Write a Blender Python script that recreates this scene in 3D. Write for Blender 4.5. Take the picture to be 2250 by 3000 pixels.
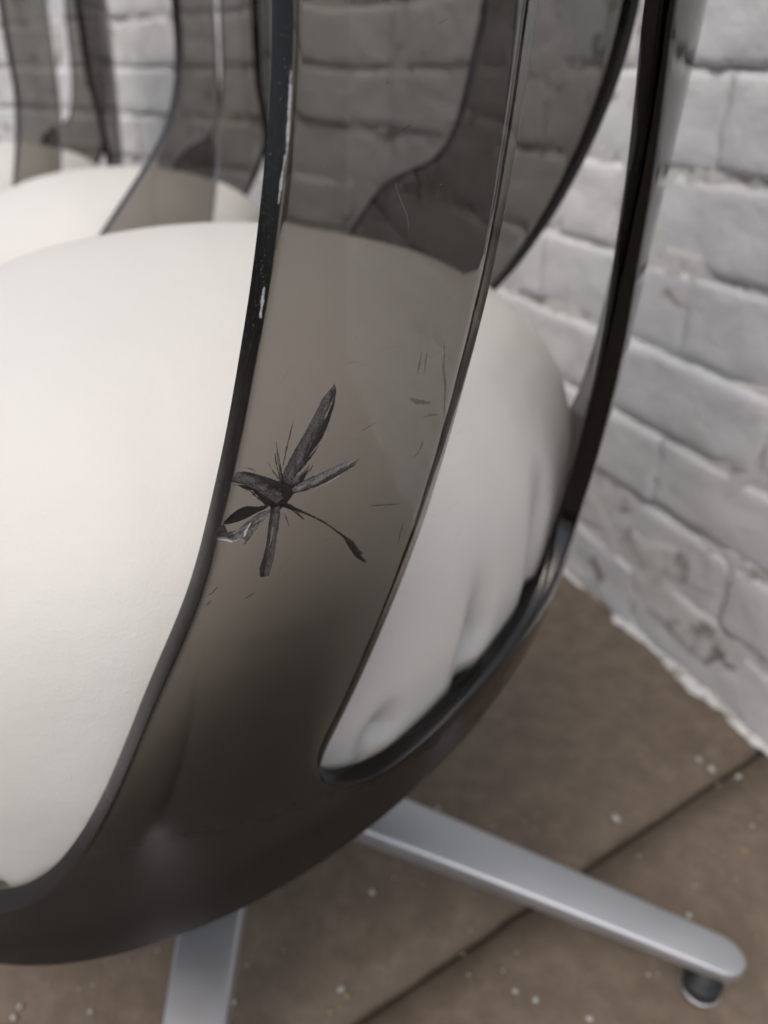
import bpy, bmesh, math, random
import numpy as np
from mathutils import Vector, Matrix, noise
from mathutils.geometry import delaunay_2d_cdt

R = math.radians
sc = bpy.context.scene
for o in list(bpy.data.objects):
    bpy.data.objects.remove(o)

# ------------------------------------------------------------------ camera, light, exposure
cam_d = bpy.data.cameras.new("camera")
cam = bpy.data.objects.new("camera", cam_d)
sc.collection.objects.link(cam)
sc.camera = cam
cam.location = (0, 0, 0.55)
cam.rotation_euler = (R(60), 0, 0)
cam_d.sensor_fit = 'VERTICAL'
cam_d.sensor_height = 36
cam_d.lens = 36 * 2254 / 3000
cam_d.clip_start = 0.01
cam_d.clip_end = 200
cam_d.dof.use_dof = True
cam_d.dof.focus_distance = 0.212
cam_d.dof.aperture_fstop = cam_d.lens / 3.2

world = bpy.data.worlds.new("World")
sc.world = world
world.use_nodes = True
wn = world.node_tree
wn.nodes.clear()
sky = wn.nodes.new("ShaderNodeTexSky")
sky.sky_type = 'NISHITA'
sky.sun_disc = False
SUN_EL, SUN_AZ = R(60), R(-138)          # azimuth clockwise from the camera's forward direction (+Y)
sky.sun_elevation = SUN_EL
sky.sun_rotation = SUN_AZ
sky.air_density = 0.75
sky.dust_density = 5.0
sky.ozone_density = 0.6
bg = wn.nodes.new("ShaderNodeBackground")
bg.inputs[1].default_value = 0.15
wo = wn.nodes.new("ShaderNodeOutputWorld")
wn.links.new(sky.outputs[0], bg.inputs[0])
wn.links.new(bg.outputs[0], wo.inputs[0])

sun_d = bpy.data.lights.new("sun", 'SUN')
sun_d.energy = 0.7
sun_d.angle = R(100)
sun_d.color = (1.0, 0.985, 0.91)
sun = bpy.data.objects.new("sun", sun_d)
sc.collection.objects.link(sun)
sun.rotation_euler = (R(90) - SUN_EL, 0, R(180) - SUN_AZ)
sun.location = (-1, 1, 3)

sc.view_settings.view_transform = 'Standard'
sc.view_settings.look = 'None'
sc.view_settings.gamma = 1
sc.view_settings.exposure = 0.05
sc.view_settings.use_curve_mapping = False
cy = sc.cycles
cy.use_denoising = True
cy.max_bounces = 20
cy.transmission_bounces = 16
cy.glossy_bounces = 10
cy.diffuse_bounces = 5
cy.transparent_max_bounces = 16
cy.caustics_refractive = True
cy.caustics_reflective = True
cy.blur_glossy = 0.5
cy.sample_clamp_indirect = 6

# ------------------------------------------------------------------ helpers
col = sc.collection
def link(name, mesh, mat=None, parent=None, smooth=True):
    o = bpy.data.objects.new(name, mesh)
    col.objects.link(o)
    if mat is not None and len(mesh.materials) == 0:
        mesh.materials.append(mat)
    if parent is not None:
        o.parent = parent
    if smooth and len(mesh.polygons):
        mesh.polygons.foreach_set("use_smooth", [True] * len(mesh.polygons))
    return o
def tag(o, label=None, cat=None, group=None, kind=None):
    if label: o["label"] = label
    if cat: o["category"] = cat
    if group: o["group"] = group
    if kind: o["kind"] = kind
    return o
def empty(name, loc, rz=0.0):
    o = bpy.data.objects.new(name, None)
    o.empty_display_size = 0.05
    col.objects.link(o)
    o.location = loc
    o.rotation_euler.z = rz
    return o
def mesh_from(name, V, F):
    m = bpy.data.meshes.new(name)
    m.from_pydata([tuple(map(float, v)) for v in V], [], [tuple(int(i) for i in f) for f in F])
    m.update()
    return m
def copy_tree(o, parent=None):
    c = o.copy()
    col.objects.link(c)
    c.parent = parent
    for ch in o.children:
        copy_tree(ch, c)
    return c

class NT:
    """small node-tree writer"""
    def __init__(s, name):
        s.m = bpy.data.materials.new(name)
        s.m.use_nodes = True
        s.t = s.m.node_tree
        s.t.nodes.clear()
        s.out = s.n("ShaderNodeOutputMaterial")
    def n(s, typ, **kw):
        nd = s.t.nodes.new(typ)
        for k, v in kw.items():
            if k.startswith("i_"):
                key = k[2:].replace("_", " ")
                nd.inputs[key].default_value = v
            else:
                setattr(nd, k, v)
        return nd
    def l(s, a, b):
        s.t.links.new(a, b)
    def noise(s, vec, scale, detail=4, rough=0.55, dist=0.0):
        nd = s.n("ShaderNodeTexNoise")
        nd.inputs["Scale"].default_value = scale
        nd.inputs["Detail"].default_value = detail
        nd.inputs["Roughness"].default_value = rough
        nd.inputs["Distortion"].default_value = dist
        s.l(vec, nd.inputs["Vector"])
        return nd.outputs["Fac"]
    def ramp(s, fac, stops):
        nd = s.n("ShaderNodeValToRGB")
        e = nd.color_ramp.elements
        while len(e) < len(stops): e.new(0.5)
        for k, (p, c) in enumerate(stops):
            e[k].position = p
            e[k].color = (c, c, c, 1) if isinstance(c, (int, float)) else (*c, 1)
        s.l(fac, nd.inputs[0])
        return nd.outputs[0]
    def mix(s, fac, a, b):
        nd = s.n("ShaderNodeMix", data_type='RGBA')
        for sock, v in ((nd.inputs[0], fac), (nd.inputs[6], a), (nd.inputs[7], b)):
            if hasattr(v, "links"): s.l(v, sock)
            elif isinstance(v, tuple): sock.default_value = (*v, 1)
            else: sock.default_value = v
        return nd.outputs[2]
    def math(s, op, a, b=0.0):
        nd = s.n("ShaderNodeMath", operation=op)
        for sock, v in ((nd.inputs[0], a), (nd.inputs[1], b)):
            if hasattr(v, "links"): s.l(v, sock)
            else: sock.default_value = v
        return nd.outputs[0]
    def bump(s, h, strength, dist, normal=None):
        nd = s.n("ShaderNodeBump")
        nd.inputs["Strength"].default_value = strength
        nd.inputs["Distance"].default_value = dist
        s.l(h, nd.inputs["Height"])
        if normal is not None: s.l(normal, nd.inputs["Normal"])
        return nd.outputs[0]
    def principled(s, color, rough, **kw):
        b = s.n("ShaderNodeBsdfPrincipled")
        for sock, v in ((b.inputs["Base Color"], color), (b.inputs["Roughness"], rough)):
            if hasattr(v, "links"): s.l(v, sock)
            elif isinstance(v, tuple): sock.default_value = (*v, 1)
            else: sock.default_value = v
        for k, v in kw.items():
            sock = b.inputs[k.replace("_", " ")]
            if hasattr(v, "links"): s.l(v, sock)
            else: sock.default_value = v
        s.l(b.outputs[0], s.out.inputs[0])
        return b
    def obj(s):
        return s.n("ShaderNodeTexCoord").outputs["Object"]
    def pos(s):
        return s.n("ShaderNodeNewGeometry").outputs["Position"]
    def rnd(s):
        return s.n("ShaderNodeObjectInfo").outputs["Random"]
    def scaled(s, vec, sx, sy, sz):
        nd = s.n("ShaderNodeMapping")
        nd.inputs["Scale"].default_value = (sx, sy, sz)
        s.l(vec, nd.inputs["Vector"])
        return nd.outputs[0]

# ------------------------------------------------------------------ materials
def mat_acrylic(name="smoked_acrylic", extra=0.0):
    t = NT(name)
    g = t.obj()
    hz = t.noise(g, 35, 5, 0.6)
    fine = t.noise(t.scaled(g, 1, 1, 0.15), 900, 2, 0.5)
    sep = t.n("ShaderNodeSeparateXYZ"); t.l(g, sep.inputs[0])
    zz = t.math('ADD', sep.outputs["Z"], t.math('MULTIPLY', hz, 0.03))
    mr = t.n("ShaderNodeMapRange", interpolation_type='SMOOTHSTEP')
    mr.inputs["From Min"].default_value = 0.35; mr.inputs["From Max"].default_value = 0.265
    mr.inputs["To Min"].default_value = 0.0; mr.inputs["To Max"].default_value = 0.55
    t.l(zz, mr.inputs["Value"])
    r = t.math('ADD', t.math('ADD', t.math('MULTIPLY', hz, 0.03), 0.012 + extra), mr.outputs[0])
    bp = t.bump(t.noise(g, 14, 2, 0.4), 0.04, 0.004)
    b = t.principled((1, 1, 1), r, Transmission_Weight=1.0, IOR=1.49, Normal=bp)
    va = t.n("ShaderNodeVolumeAbsorption")
    va.inputs["Color"].default_value = (0.165, 0.125, 0.075, 1)
    va.inputs["Density"].default_value = 148
    t.l(va.outputs[0], t.out.inputs[1])
    return t.m
def mat_leather():
    t = NT("white_leatherette")
    g = t.obj()
    v = t.n("ShaderNodeTexVoronoi", feature='DISTANCE_TO_EDGE')
    v.inputs["Scale"].default_value = 620
    t.l(t.scaled(g, 1, 1, 1), v.inputs["Vector"])
    grain = t.math('MINIMUM', v.outputs["Distance"], 0.35)
    n1 = t.noise(g, 60, 4, 0.6)
    n2 = t.noise(g, 9, 3, 0.5)
    c = t.mix(n2, (0.665, 0.662, 0.625), (0.705, 0.702, 0.668))
    b1 = t.bump(n1, 0.26, 0.002)
    b2 = t.bump(grain, 0.22, 0.0006, b1)
    t.principled(c, 0.48, Normal=b2, Specular_IOR_Level=0.35)
    return t.m
def mat_aluminium():
    t = NT("satin_aluminium")
    g = t.obj()
    n = t.noise(g, 25, 4, 0.6)
    n2 = t.noise(t.scaled(g, 4, 60, 60), 30, 3, 0.6)
    c = t.mix(n, (0.52, 0.55, 0.59), (0.66, 0.685, 0.72))
    r = t.math('ADD', t.math('MULTIPLY', n, 0.14), 0.46)
    t.principled(c, r, Metallic=1.0, Normal=t.bump(n2, 0.03, 0.0006))
    return t.m
def mat_rubber():
    t = NT("black_glide_rubber")
    t.principled((0.025, 0.027, 0.03), 0.45)
    return t.m
def mat_bright():
    t = NT("bright_steel")
    t.principled((0.7, 0.72, 0.74), 0.2, Metallic=1.0)
    return t.m
def mat_paint_brick():
    t = NT("white_painted_brick")
    g = t.pos()
    n1 = t.noise(g, 11, 5, 0.6)
    n2 = t.noise(g, 70, 5, 0.65)
    rnd = t.rnd()
    c = t.mix(n1, (0.575, 0.60, 0.61), (0.665, 0.685, 0.69))
    c = t.mix(t.math('MULTIPLY', rnd, 0.35), c, (0.66, 0.67, 0.66))
    sp = t.ramp(t.noise(g, 38, 6, 0.72, 0.4), [(0.68, 0.0), (0.76, 1.0)])
    c = t.mix(t.math('MULTIPLY', sp, 0.35), c, (0.34, 0.34, 0.30))
    hi = t.ramp(t.noise(g, 24, 5, 0.6, 0.8), [(0.60, 0.0), (0.70, 1.0)])
    c = t.mix(t.math('MULTIPLY', hi, 0.5), c, (0.76, 0.77, 0.75))
    b = t.bump(t.noise(g, 160, 4, 0.6), 0.3, 0.002, t.bump(n2, 0.4, 0.005))
    t.principled(c, 0.6, Normal=b, Specular_IOR_Level=0.3)
    return t.m
def mat_mortar():
    t = NT("painted_mortar_with_dirt")
    g = t.pos()
    n1 = t.noise(g, 16, 5, 0.65, 0.6)
    n2 = t.noise(g, 120, 5, 0.65)
    f = t.ramp(n1, [(0.34, 0.0), (0.47, 1.0)])
    c = t.mix(f, (0.14, 0.135, 0.11), (0.62, 0.63, 0.61))
    b = t.bump(n2, 0.5, 0.004)
    t.principled(c, 0.75, Normal=b, Specular_IOR_Level=0.2)
    return t.m
def mat_white_slop():
    t = NT("white_paint_slop")
    g = t.pos()
    f = t.ramp(t.noise(g, 55, 5, 0.65), [(0.34, 0.0), (0.50, 1.0)])
    c = t.mix(f, (0.22, 0.21, 0.17), (0.74, 0.745, 0.73))
    t.principled(c, 0.6, Normal=t.bump(t.noise(g, 90, 4, 0.6), 0.5, 0.004))
    return t.m
def mat_paver():
    t = NT("brown_concrete_paver")
    g = t.pos()
    n1 = t.noise(g, 7, 5, 0.6, 0.3)
    n2 = t.noise(g, 260, 4, 0.7)
    n3 = t.noise(g, 40, 6, 0.7)
    c = t.mix(n1, (0.118, 0.093, 0.070), (0.180, 0.146, 0.112))
    c = t.mix(t.ramp(n3, [(0.42, 0.0), (0.70, 0.8)]), c, (0.23, 0.185, 0.14))
    sp = t.ramp(n2, [(0.66, 0.0), (0.74, 1.0)])
    c = t.mix(t.math('MULTIPLY', sp, 0.35), c, (0.42, 0.38, 0.32))
    dk = t.ramp(t.noise(g, 190, 3, 0.7), [(0.26, 1.0), (0.36, 0.0)])
    c = t.mix(t.math('MULTIPLY', dk, 0.6), c, (0.04, 0.03, 0.022))
    r = t.math('SUBTRACT', 0.78, t.math('MULTIPLY', n1, 0.25))
    t.principled(c, r, Normal=t.bump(n2, 0.45, 0.0015), Specular_IOR_Level=0.35)
    return t.m
def mat_earth():
    t = NT("joint_earth")
    g = t.pos()
    c = t.mix(t.noise(g, 60, 4), (0.025, 0.022, 0.015), (0.06, 0.05, 0.032))
    t.principled(c, 0.9)
    return t.m
def mat_crumb(name, c):
    t = NT(name)
    g = t.obj()
    t.principled(t.mix(t.noise(g, 300, 3), tuple(x * 0.75 for x in c), c), 0.7)
    return t.m
def mat_crack(name, dark, pale, pale_amt):
    """crazed fracture: dark with pale brushed streaks across it, feathered edge"""
    t = NT(name)
    uv = t.n("ShaderNodeUVMap").outputs[0]
    st = t.noise(t.scaled(uv, 1.2, 5, 1), 2.0, 4, 0.65, 0.6)
    st2 = t.noise(t.scaled(uv, 9, 4, 1), 2.2, 4, 0.65, 0.8)
    f = t.ramp(t.math('ADD', t.math('MULTIPLY', st, 0.5), t.math('MULTIPLY', st2, 0.5)), [(0.44 - 0.08 * pale_amt, 0.0), (0.60, 1.0)])
    sd = t.n("ShaderNodeAttribute", attribute_name="side").outputs["Fac"]
    band = t.ramp(t.math('ADD', sd, t.math('MULTIPLY', t.math('SUBTRACT', st, 0.5), 0.8)), [(0.30, 0.12), (0.60, 1.0), (0.80, 0.8), (0.95, 0.2)])
    c = t.mix(t.math('MULTIPLY', t.math('MULTIPLY', f, band), pale_amt), dark, pale)
    at = t.n("ShaderNodeAttribute", attribute_name="edge")
    e = at.outputs["Fac"]
    a = t.ramp(t.math('ADD', t.math('ADD', e, 0.12), t.math('MULTIPLY', t.math('SUBTRACT', st2, 0.45), 1.2)), [(-0.0, 0.0), (0.14, 0.97)])
    b = t.principled(c, 0.26, Normal=t.bump(st2, 0.8, 0.0004), Alpha=a)
    return t.m
def mat_mark(name, c, alpha):
    t = NT(name)
    uv = t.n("ShaderNodeUVMap").outputs[0]
    n = t.noise(t.scaled(uv, 14, 3, 1), 4, 4, 0.7)
    at = t.n("ShaderNodeAttribute", attribute_name="edge")
    a = t.ramp(t.math('MULTIPLY', at.outputs["Fac"], n), [(0.10, 0.0), (0.45, alpha)])
    t.principled(c, 0.45, Alpha=a)
    return t.m

def mat_shade_liner():  # near-black colour that stands for shade inside the bowl
    t = NT('bowl_shade_black')
    g = t.obj()
    t.principled(t.mix(t.noise(g, 40, 4), (0.014, 0.013, 0.012), (0.03, 0.027, 0.024)), 0.8)
    return t.m
M = dict(acrylic=mat_acrylic(), acrylic_edge=mat_acrylic('sawn_acrylic_edge', 0.22), shade_liner=mat_shade_liner(), leather=mat_leather(), alu=mat_aluminium(), rubber=mat_rubber(), bright=mat_bright(),
         brick=mat_paint_brick(), mortar=mat_mortar(), slop=mat_white_slop(), paver=mat_paver(), earth=mat_earth(),
         crumb=mat_crumb("white_crumb", (0.55, 0.54, 0.51)), tan=mat_crumb("tan_crumb", (0.42, 0.30, 0.16)),
         crack=mat_crack("dark_fracture", (0.005, 0.005, 0.005), (0.19, 0.19, 0.185), 0.85),
         crack_pale=mat_crack("pale_fracture", (0.015, 0.015, 0.015), (0.36, 0.36, 0.35), 0.9),
         crack_black=mat_crack("black_fracture", (0.004, 0.004, 0.004), (0.035, 0.035, 0.034), 0.4),
         scuff=mat_mark("green_grey_scuff", (0.10, 0.105, 0.085), 0.75),
         dark_mark=mat_mark("dark_scuff", (0.03, 0.027, 0.022), 0.7),
         black_mark=mat_mark('black_hairline', (0.004, 0.004, 0.004), 1.0),
         pale_mark=mat_mark("pale_scratch_and_glint", (0.30, 0.29, 0.27), 0.75),
         chip=mat_mark("white_chip_and_glint", (0.62, 0.63, 0.64), 1.0),
         hair=mat_crumb('hairline', (0.16, 0.155, 0.145)), dust=mat_crumb("pale_dust", (0.30, 0.31, 0.34)))

# ------------------------------------------------------------------ the ground: brown pavers with one open joint in view
ground = tag(link("ground", mesh_from("ground", [(-12, -12, -0.012), (12, -12, -0.012), (12, 12, -0.012), (-12, 12, -0.012)], [(0, 1, 2, 3)]), M["earth"]), kind="structure")
JP, JD = np.array([0.3475, 0.508]), np.array([0.843, 0.5376])      # a point on the joint and its direction
JN = np.array([-0.5376, 0.843])
rng = random.Random(4)
def paver_mesh(w, h, seed):
    bm = bmesh.new()
    nx, ny = 60, 16
    r2 = random.Random(seed)
    off = Vector((r2.uniform(0, 9), r2.uniform(0, 9), 0))
    g = [[None] * (ny + 1) for _ in range(nx + 1)]
    for i in range(nx + 1):
        for j in range(ny + 1):
            x = -w / 2 + w * i / nx
            y = -h / 2 + h * j / ny
            jag = 0.0018 * noise.noise(Vector((x * 30, y * 30, seed)) + off)
            z = 0.0012 * noise.noise(Vector((x * 12, y * 12, 0)) + off)
            if i in (0, nx) or j in (0, ny):
                z -= 0.0025
                x += jag; y += jag
            g[i][j] = bm.verts.new((x, y, z))
    for i in range(nx):
        for j in range(ny):
            bm.faces.new((g[i][j], g[i + 1][j], g[i + 1][j + 1], g[i][j + 1]))
    be = [e for e in bm.edges if e.is_boundary]
    ex = bmesh.ops.extrude_edge_only(bm, edges=be)
    for v in ex["geom"]:
        if isinstance(v, bmesh.types.BMVert):
            v.co.z = -0.03
    m = bpy.data.meshes.new("paver")
    bm.to_mesh(m); bm.free()
    return m
PM = [paver_mesh(1.395, 0.442, k) for k in range(3)]
ja = math.atan2(JD[1], JD[0])
for row in range(-5, 8):
    for k in range(-3, 3):
        c = JP + JN * (row * 0.45 + 0.225) + JD * (k * 1.4 + (0.30 if row % 2 else -0.05) - 0.25)
        o = link("paver", PM[rng.randrange(3)], M["paver"], ground)
        o.location = (c[0], c[1], rng.uniform(-0.0008, 0.0008))
        o.rotation_euler.z = ja + (math.pi if rng.random() < 0.5 else 0)

# ------------------------------------------------------------------ the two walls of white painted brick, meeting in a corner
BL, BH, JT = 0.230, 0.0785, 0.009
WALL_H = 19
def brick_mesh(length, seed):
    """rough painted brick: front face at y=0 looking -y, rounded uneven arrises, open back"""
    r2 = random.Random(seed)
    off = Vector((r2.uniform(0, 50), r2.uniform(0, 50), r2.uniform(0, 50)))
    nx = max(6, int(length / 0.009)); nz = 9
    w = length + 0.001; h = BH - 0.0042
    V, F = [], []
    ds = [r2.uniform(0.0008, 0.0022), r2.uniform(0.0008, 0.0022), r2.uniform(0.002, 0.006), r2.uniform(0.002, 0.006)]
    for j in range(nz + 1):
        for i in range(nx + 1):
            u = i / nx; v = j / nz
            x = (u - 0.5) * w; z = (v - 0.5) * h
            n = noise.noise(Vector((x * 28, z * 28, 0)) + off)
            n2 = noise.noise(Vector((x * 85, z * 85, 5)) + off)
            y = 0.0026 * n + 0.0017 * n2 + 0.0012 * noise.noise(Vector((x * 7, z * 7, 9)) + off)
            for dist, rad in ((u * w, ds[0]), ((1 - u) * w, ds[1]), (v * h, ds[2]), ((1 - v) * h, ds[3])):
                rr = rad * (1.0 + 0.8 * n)
                if dist < rr:
                    y += 0.0016 * (1 - dist / rr) ** 2 * (1 + 0.8 * n2)
            if i in (0, nx): x += 0.0022 * n2
            if j in (0, nz): z += 0.0022 * n2
            V.append((x, y, z))
    for j in range(nz):
        for i in range(nx):
            a = j * (nx + 1) + i
            F.append((a, a + 1, a + nx + 2, a + nx + 1))
    ring = [i for i in range(nx + 1)] + [j * (nx + 1) + nx for j in range(1, nz + 1)] + [nz * (nx + 1) + i for i in range(nx - 1, -1, -1)] + [j * (nx + 1) for j in range(nz - 1, 0, -1)]
    b = len(V)
    for k in ring:
        V.append((V[k][0], 0.03, V[k][2]))
    for k in range(len(ring)):
        k2 = (k + 1) % len(ring)
        F.append((ring[k2], ring[k], b + k, b + k2))
    return mesh_from("brick", V, F)
FULL = [brick_mesh(BL, 100 + k) for k in range(10)]
HALF = [brick_mesh(BL / 2, 200 + k) for k in range(5)]
def brick_wall(label, corner, d, length, courses, phase, seed, facing):
    """corner: plan point, d: unit plan direction away from it along the wall; facing: unit plan normal"""
    root = empty("brick_wall", (corner[0], corner[1], 0))
    tag(root, label, "wall", "walls of white painted brick")
    rz = math.atan2(d[1], d[0])
    # local x runs along d; the face looks along local -y when facing == rot(d,-90), else along +y
    flip = (d[1] * facing[0] - d[0] * facing[1]) < 0
    root.rotation_euler.z = rz
    sgn = -1 if flip else 1
    r2 = random.Random(seed)
    for c in range(courses):
        zc = (c + 0.5) * BH
        x = -(phase + (BL / 2 if c % 2 else 0)) % BL - BL
        x = -((phase + (BL / 2 if c % 2 else 0)) % BL)
        while x < length:
            x0, x1 = max(x, 0.0), min(x + BL, length)
            if x1 - x0 > 0.04:
                full = (x1 - x0) > 0.17
                me = (FULL if full else HALF)[r2.randrange(10 if full else 5)]
                b = link("brick", me, M["brick"], root)
                L = BL if full else BL / 2
                b.scale = ((x1 - x0) / L, 1, r2.uniform(0.96, 1.05))
                b.location = ((x0 + x1) / 2, sgn * r2.uniform(-0.0022, 0.002), zc + r2.uniform(-0.0015, 0.0015))
                b.rotation_euler = (r2.gauss(0, 0.02), r2.gauss(0, 0.008), (math.pi if flip else 0) + r2.gauss(0, 0.008))
            x += BL
    # paint-clogged mortar behind the brick faces
    nx, nz = int(length / 0.0055), int(courses * BH / 0.0055)
    V, F = [], []
    for j in range(nz + 1):
        for i in range(nx + 1):
            X = length * i / nx; Z = courses * BH * j / nz
            n = noise.noise(Vector((X * 9, Z * 16, seed))) * 0.006 + noise.noise(Vector((X * 55, Z * 55, seed + 7))) * 0.0035
            hole = max(0.0, noise.noise(Vector((X * 7, Z * 26, seed + 30))) - 0.12) * 0.05
            V.append((X, sgn * max(0.0002, 0.0012 + 0.5 * n + min(hole, 0.014)), Z))
    for j in range(nz):
        for i in range(nx):
            a = j * (nx + 1) + i
            F.append((a, a + 1, a + nx + 2, a + nx + 1) if not flip else (a, a + nx + 1, a + nx + 2, a + 1))
    link("mortar", mesh_from("mortar", V, F), M["mortar"], root)
    # ridge of slopped paint and crumbled mortar along the foot of the wall
    V, F = [], []
    n = int(length / 0.005); K = 7
    for i in range(n + 1):
        X = length * i / n
        gate = min(1.0, max(0.12, 0.55 + 1.6 * noise.noise(Vector((X * 13, seed, 21)))))
        wd = (0.013 + 0.009 * noise.noise(Vector((X * 22, seed, 0))) + 0.006 * noise.noise(Vector((X * 70, seed, 3)))) * gate
        hh = (0.0055 + 0.004 * noise.noise(Vector((X * 30, seed, 9))) + 0.003 * noise.noise(Vector((X * 95, seed, 5)))) * gate
        for k in range(K + 1):
            a = k / K * math.pi / 2
            rr = 1 + 0.35 * noise.noise(Vector((X * 80, k * 0.7, seed)))
            V.append((X, sgn * (0.004 - max(wd, 0.0015) * math.cos(a) * rr), max(hh, 0.001) * math.sin(a) * rr))
    for i in range(n):
        for k in range(K):
            a = i * (K + 1) + k
            F.append((a, a + K + 1, a + K + 2, a + 1) if not flip else (a, a + 1, a + K + 2, a + K + 1))
    link("paint_ridge", mesh_from("paint_ridge", V, F), M["slop"], root)
    return root
dr = Vector((math.sin(R(24)), -math.cos(R(24))))                 # right-hand wall runs from the corner towards the camera
WC = Vector((0.355, 0.513)) - dr * 0.829
dl = Vector((-math.sin(R(50)), math.cos(R(50)))) 
brick_wall("white painted brick wall on the side where the chair's back stands", WC, dr, 1.95, WALL_H, 0.06, 3, Vector((-dr[1] * -1, dr[0] * -1)) if False else Vector((dr[1], -dr[0])))
brick_wall("white painted brick wall behind the two farther chairs", WC, dl, 2.6, WALL_H, 0.15, 8, Vector((-dl[1] * 1, dl[0] * 1)))

# ------------------------------------------------------------------ the chair shell: a moulded bowl with three uprights
PHI = R(11.06)
PR = np.array([(0, .150), (.05, .1505), (.10, .153), (.145, .161), (.18, .175), (.205, .196), (.2225, .23), (.231, .27), (.2355, .31),
               (.239, .36), (.2425, .45), (.2475, .57), (.253, .68), (.259, .80)])
SL = np.r_[0, np.cumsum(np.hypot(*np.diff(PR, axis=0).T))]
PR[:7] = [(0, .200), (.055, .200), (.11, .200), (.165, .2005), (.203, .2035), (.2195, .2145), (.2268, .2355)]
MT = np.gradient(PR, SL, axis=0); MT[0] = (1, 0)
def profile(s):
    s = np.clip(s, 0, SL[-1])
    i = np.clip(np.searchsorted(SL, s, side='right') - 1, 0, len(SL) - 2)
    h = (SL[i + 1] - SL[i]); t = (s - SL[i]) / h
    t = t[..., None]; h = h[..., None]
    return (2*t**3-3*t**2+1)*PR[i] + (t**3-2*t**2+t)*h*MT[i] + (-2*t**3+3*t**2)*PR[i+1] + (t**3-t**2)*h*MT[i+1]
def surf(th, s):
    th = np.asarray(th, float); s = np.asarray(s, float)
    q = profile(s); r = q[..., 0]; z = q[..., 1]
    b = (1 + np.cos(th - PHI)) / 2
    w = np.clip((.62 - z) / .40, 0, 1); w = w*w*(3-2*w)
    r = r * .9978
    z = z + ((b - .5) * .224 + .0114) * w * (r / .24)**2
    r = r * (1 + .0122 * (1 - b)**2)
    return np.stack([r*np.cos(th), r*np.sin(th), z], -1)
def plane_surf(P):
    return surf(np.arctan2(P[..., 1], P[..., 0]), np.hypot(P[..., 0], P[..., 1]))
def normals(P):
    e = 2e-4
    a = plane_surf(P + [e, 0]) - plane_surf(P - [e, 0])
    b = plane_surf(P + [0, e]) - plane_surf(P - [0, e])
    n = np.cross(b, a)
    n /= np.linalg.norm(n, axis=-1, keepdims=True) + 1e-12
    # outward: away from a point inside the bowl
    c = plane_surf(P) - np.array([0, 0, .40])
    sg = np.sign(np.sum(n * c, -1, keepdims=True))
    return n * sg
def resample(L, step, closed=True, sigma=0.004):
    """Catmull-Rom through (theta deg, s), resampled to even steps on the surface; returns plane points"""
    L = np.array(L, float)
    out = []
    n = len(L)
    for i in range(n if closed else n - 1):
        p0, p1, p2, p3 = (L[(i + k) % n] if closed else L[min(max(i + k, 0), n - 1)] for k in (-1, 0, 1, 2))
        p0 = p0.copy(); p2 = p2.copy(); p3 = p3.copy()
        for q in (p0, p2, p3):
            while q[0] - p1[0] > 180: q[0] -= 360
            while q[0] - p1[0] < -180: q[0] += 360
        t = np.linspace(0, 1, 24, endpoint=False)[:, None]
        out.append(0.5 * ((2*p1) + (-p0+p2)*t + (2*p0-5*p1+4*p2-p3)*t**2 + (-p0+3*p1-3*p2+p3)*t**3))
    D = np.concatenate(out)
    Q = surf(np.radians(D[:, 0]), D[:, 1])
    P = np.stack([D[:, 1]*np.cos(np.radians(D[:, 0])), D[:, 1]*np.sin(np.radians(D[:, 0]))], -1)
    Pc = np.vstack([P, P[:1]]); Qc = np.vstack([Q, Q[:1]])
    d = np.r_[0, np.cumsum(np.linalg.norm(np.diff(Qc, axis=0), axis=1))]
    m = max(8, int(d[-1] / step))
    tt = np.linspace(0, d[-1], m, endpoint=False)
    X = np.stack([np.interp(tt, d, Pc[:, 0]), np.interp(tt, d, Pc[:, 1])], -1)
    sg = sigma / (d[-1] / m)
    w = int(4 * sg) + 1
    ker = np.exp(-0.5 * (np.arange(-w, w + 1) / sg) ** 2); ker /= ker.sum()
    return sum(kv * np.roll(X, kk - w, 0) for kk, kv in enumerate(ker))
def inside(poly, pts):
    x, y = pts[:, 0], pts[:, 1]
    r = np.zeros(len(pts), bool)
    x0, y0 = poly[:, 0], poly[:, 1]
    x1, y1 = np.roll(x0, -1), np.roll(y0, -1)
    for a, b, c, d in zip(x0, y0, x1, y1):
        if b == d: continue
        m = ((b > y) != (d > y)) & (x < (c - a) * (y - b) / (d - b) + a)
        r ^= m
    return r

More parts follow.
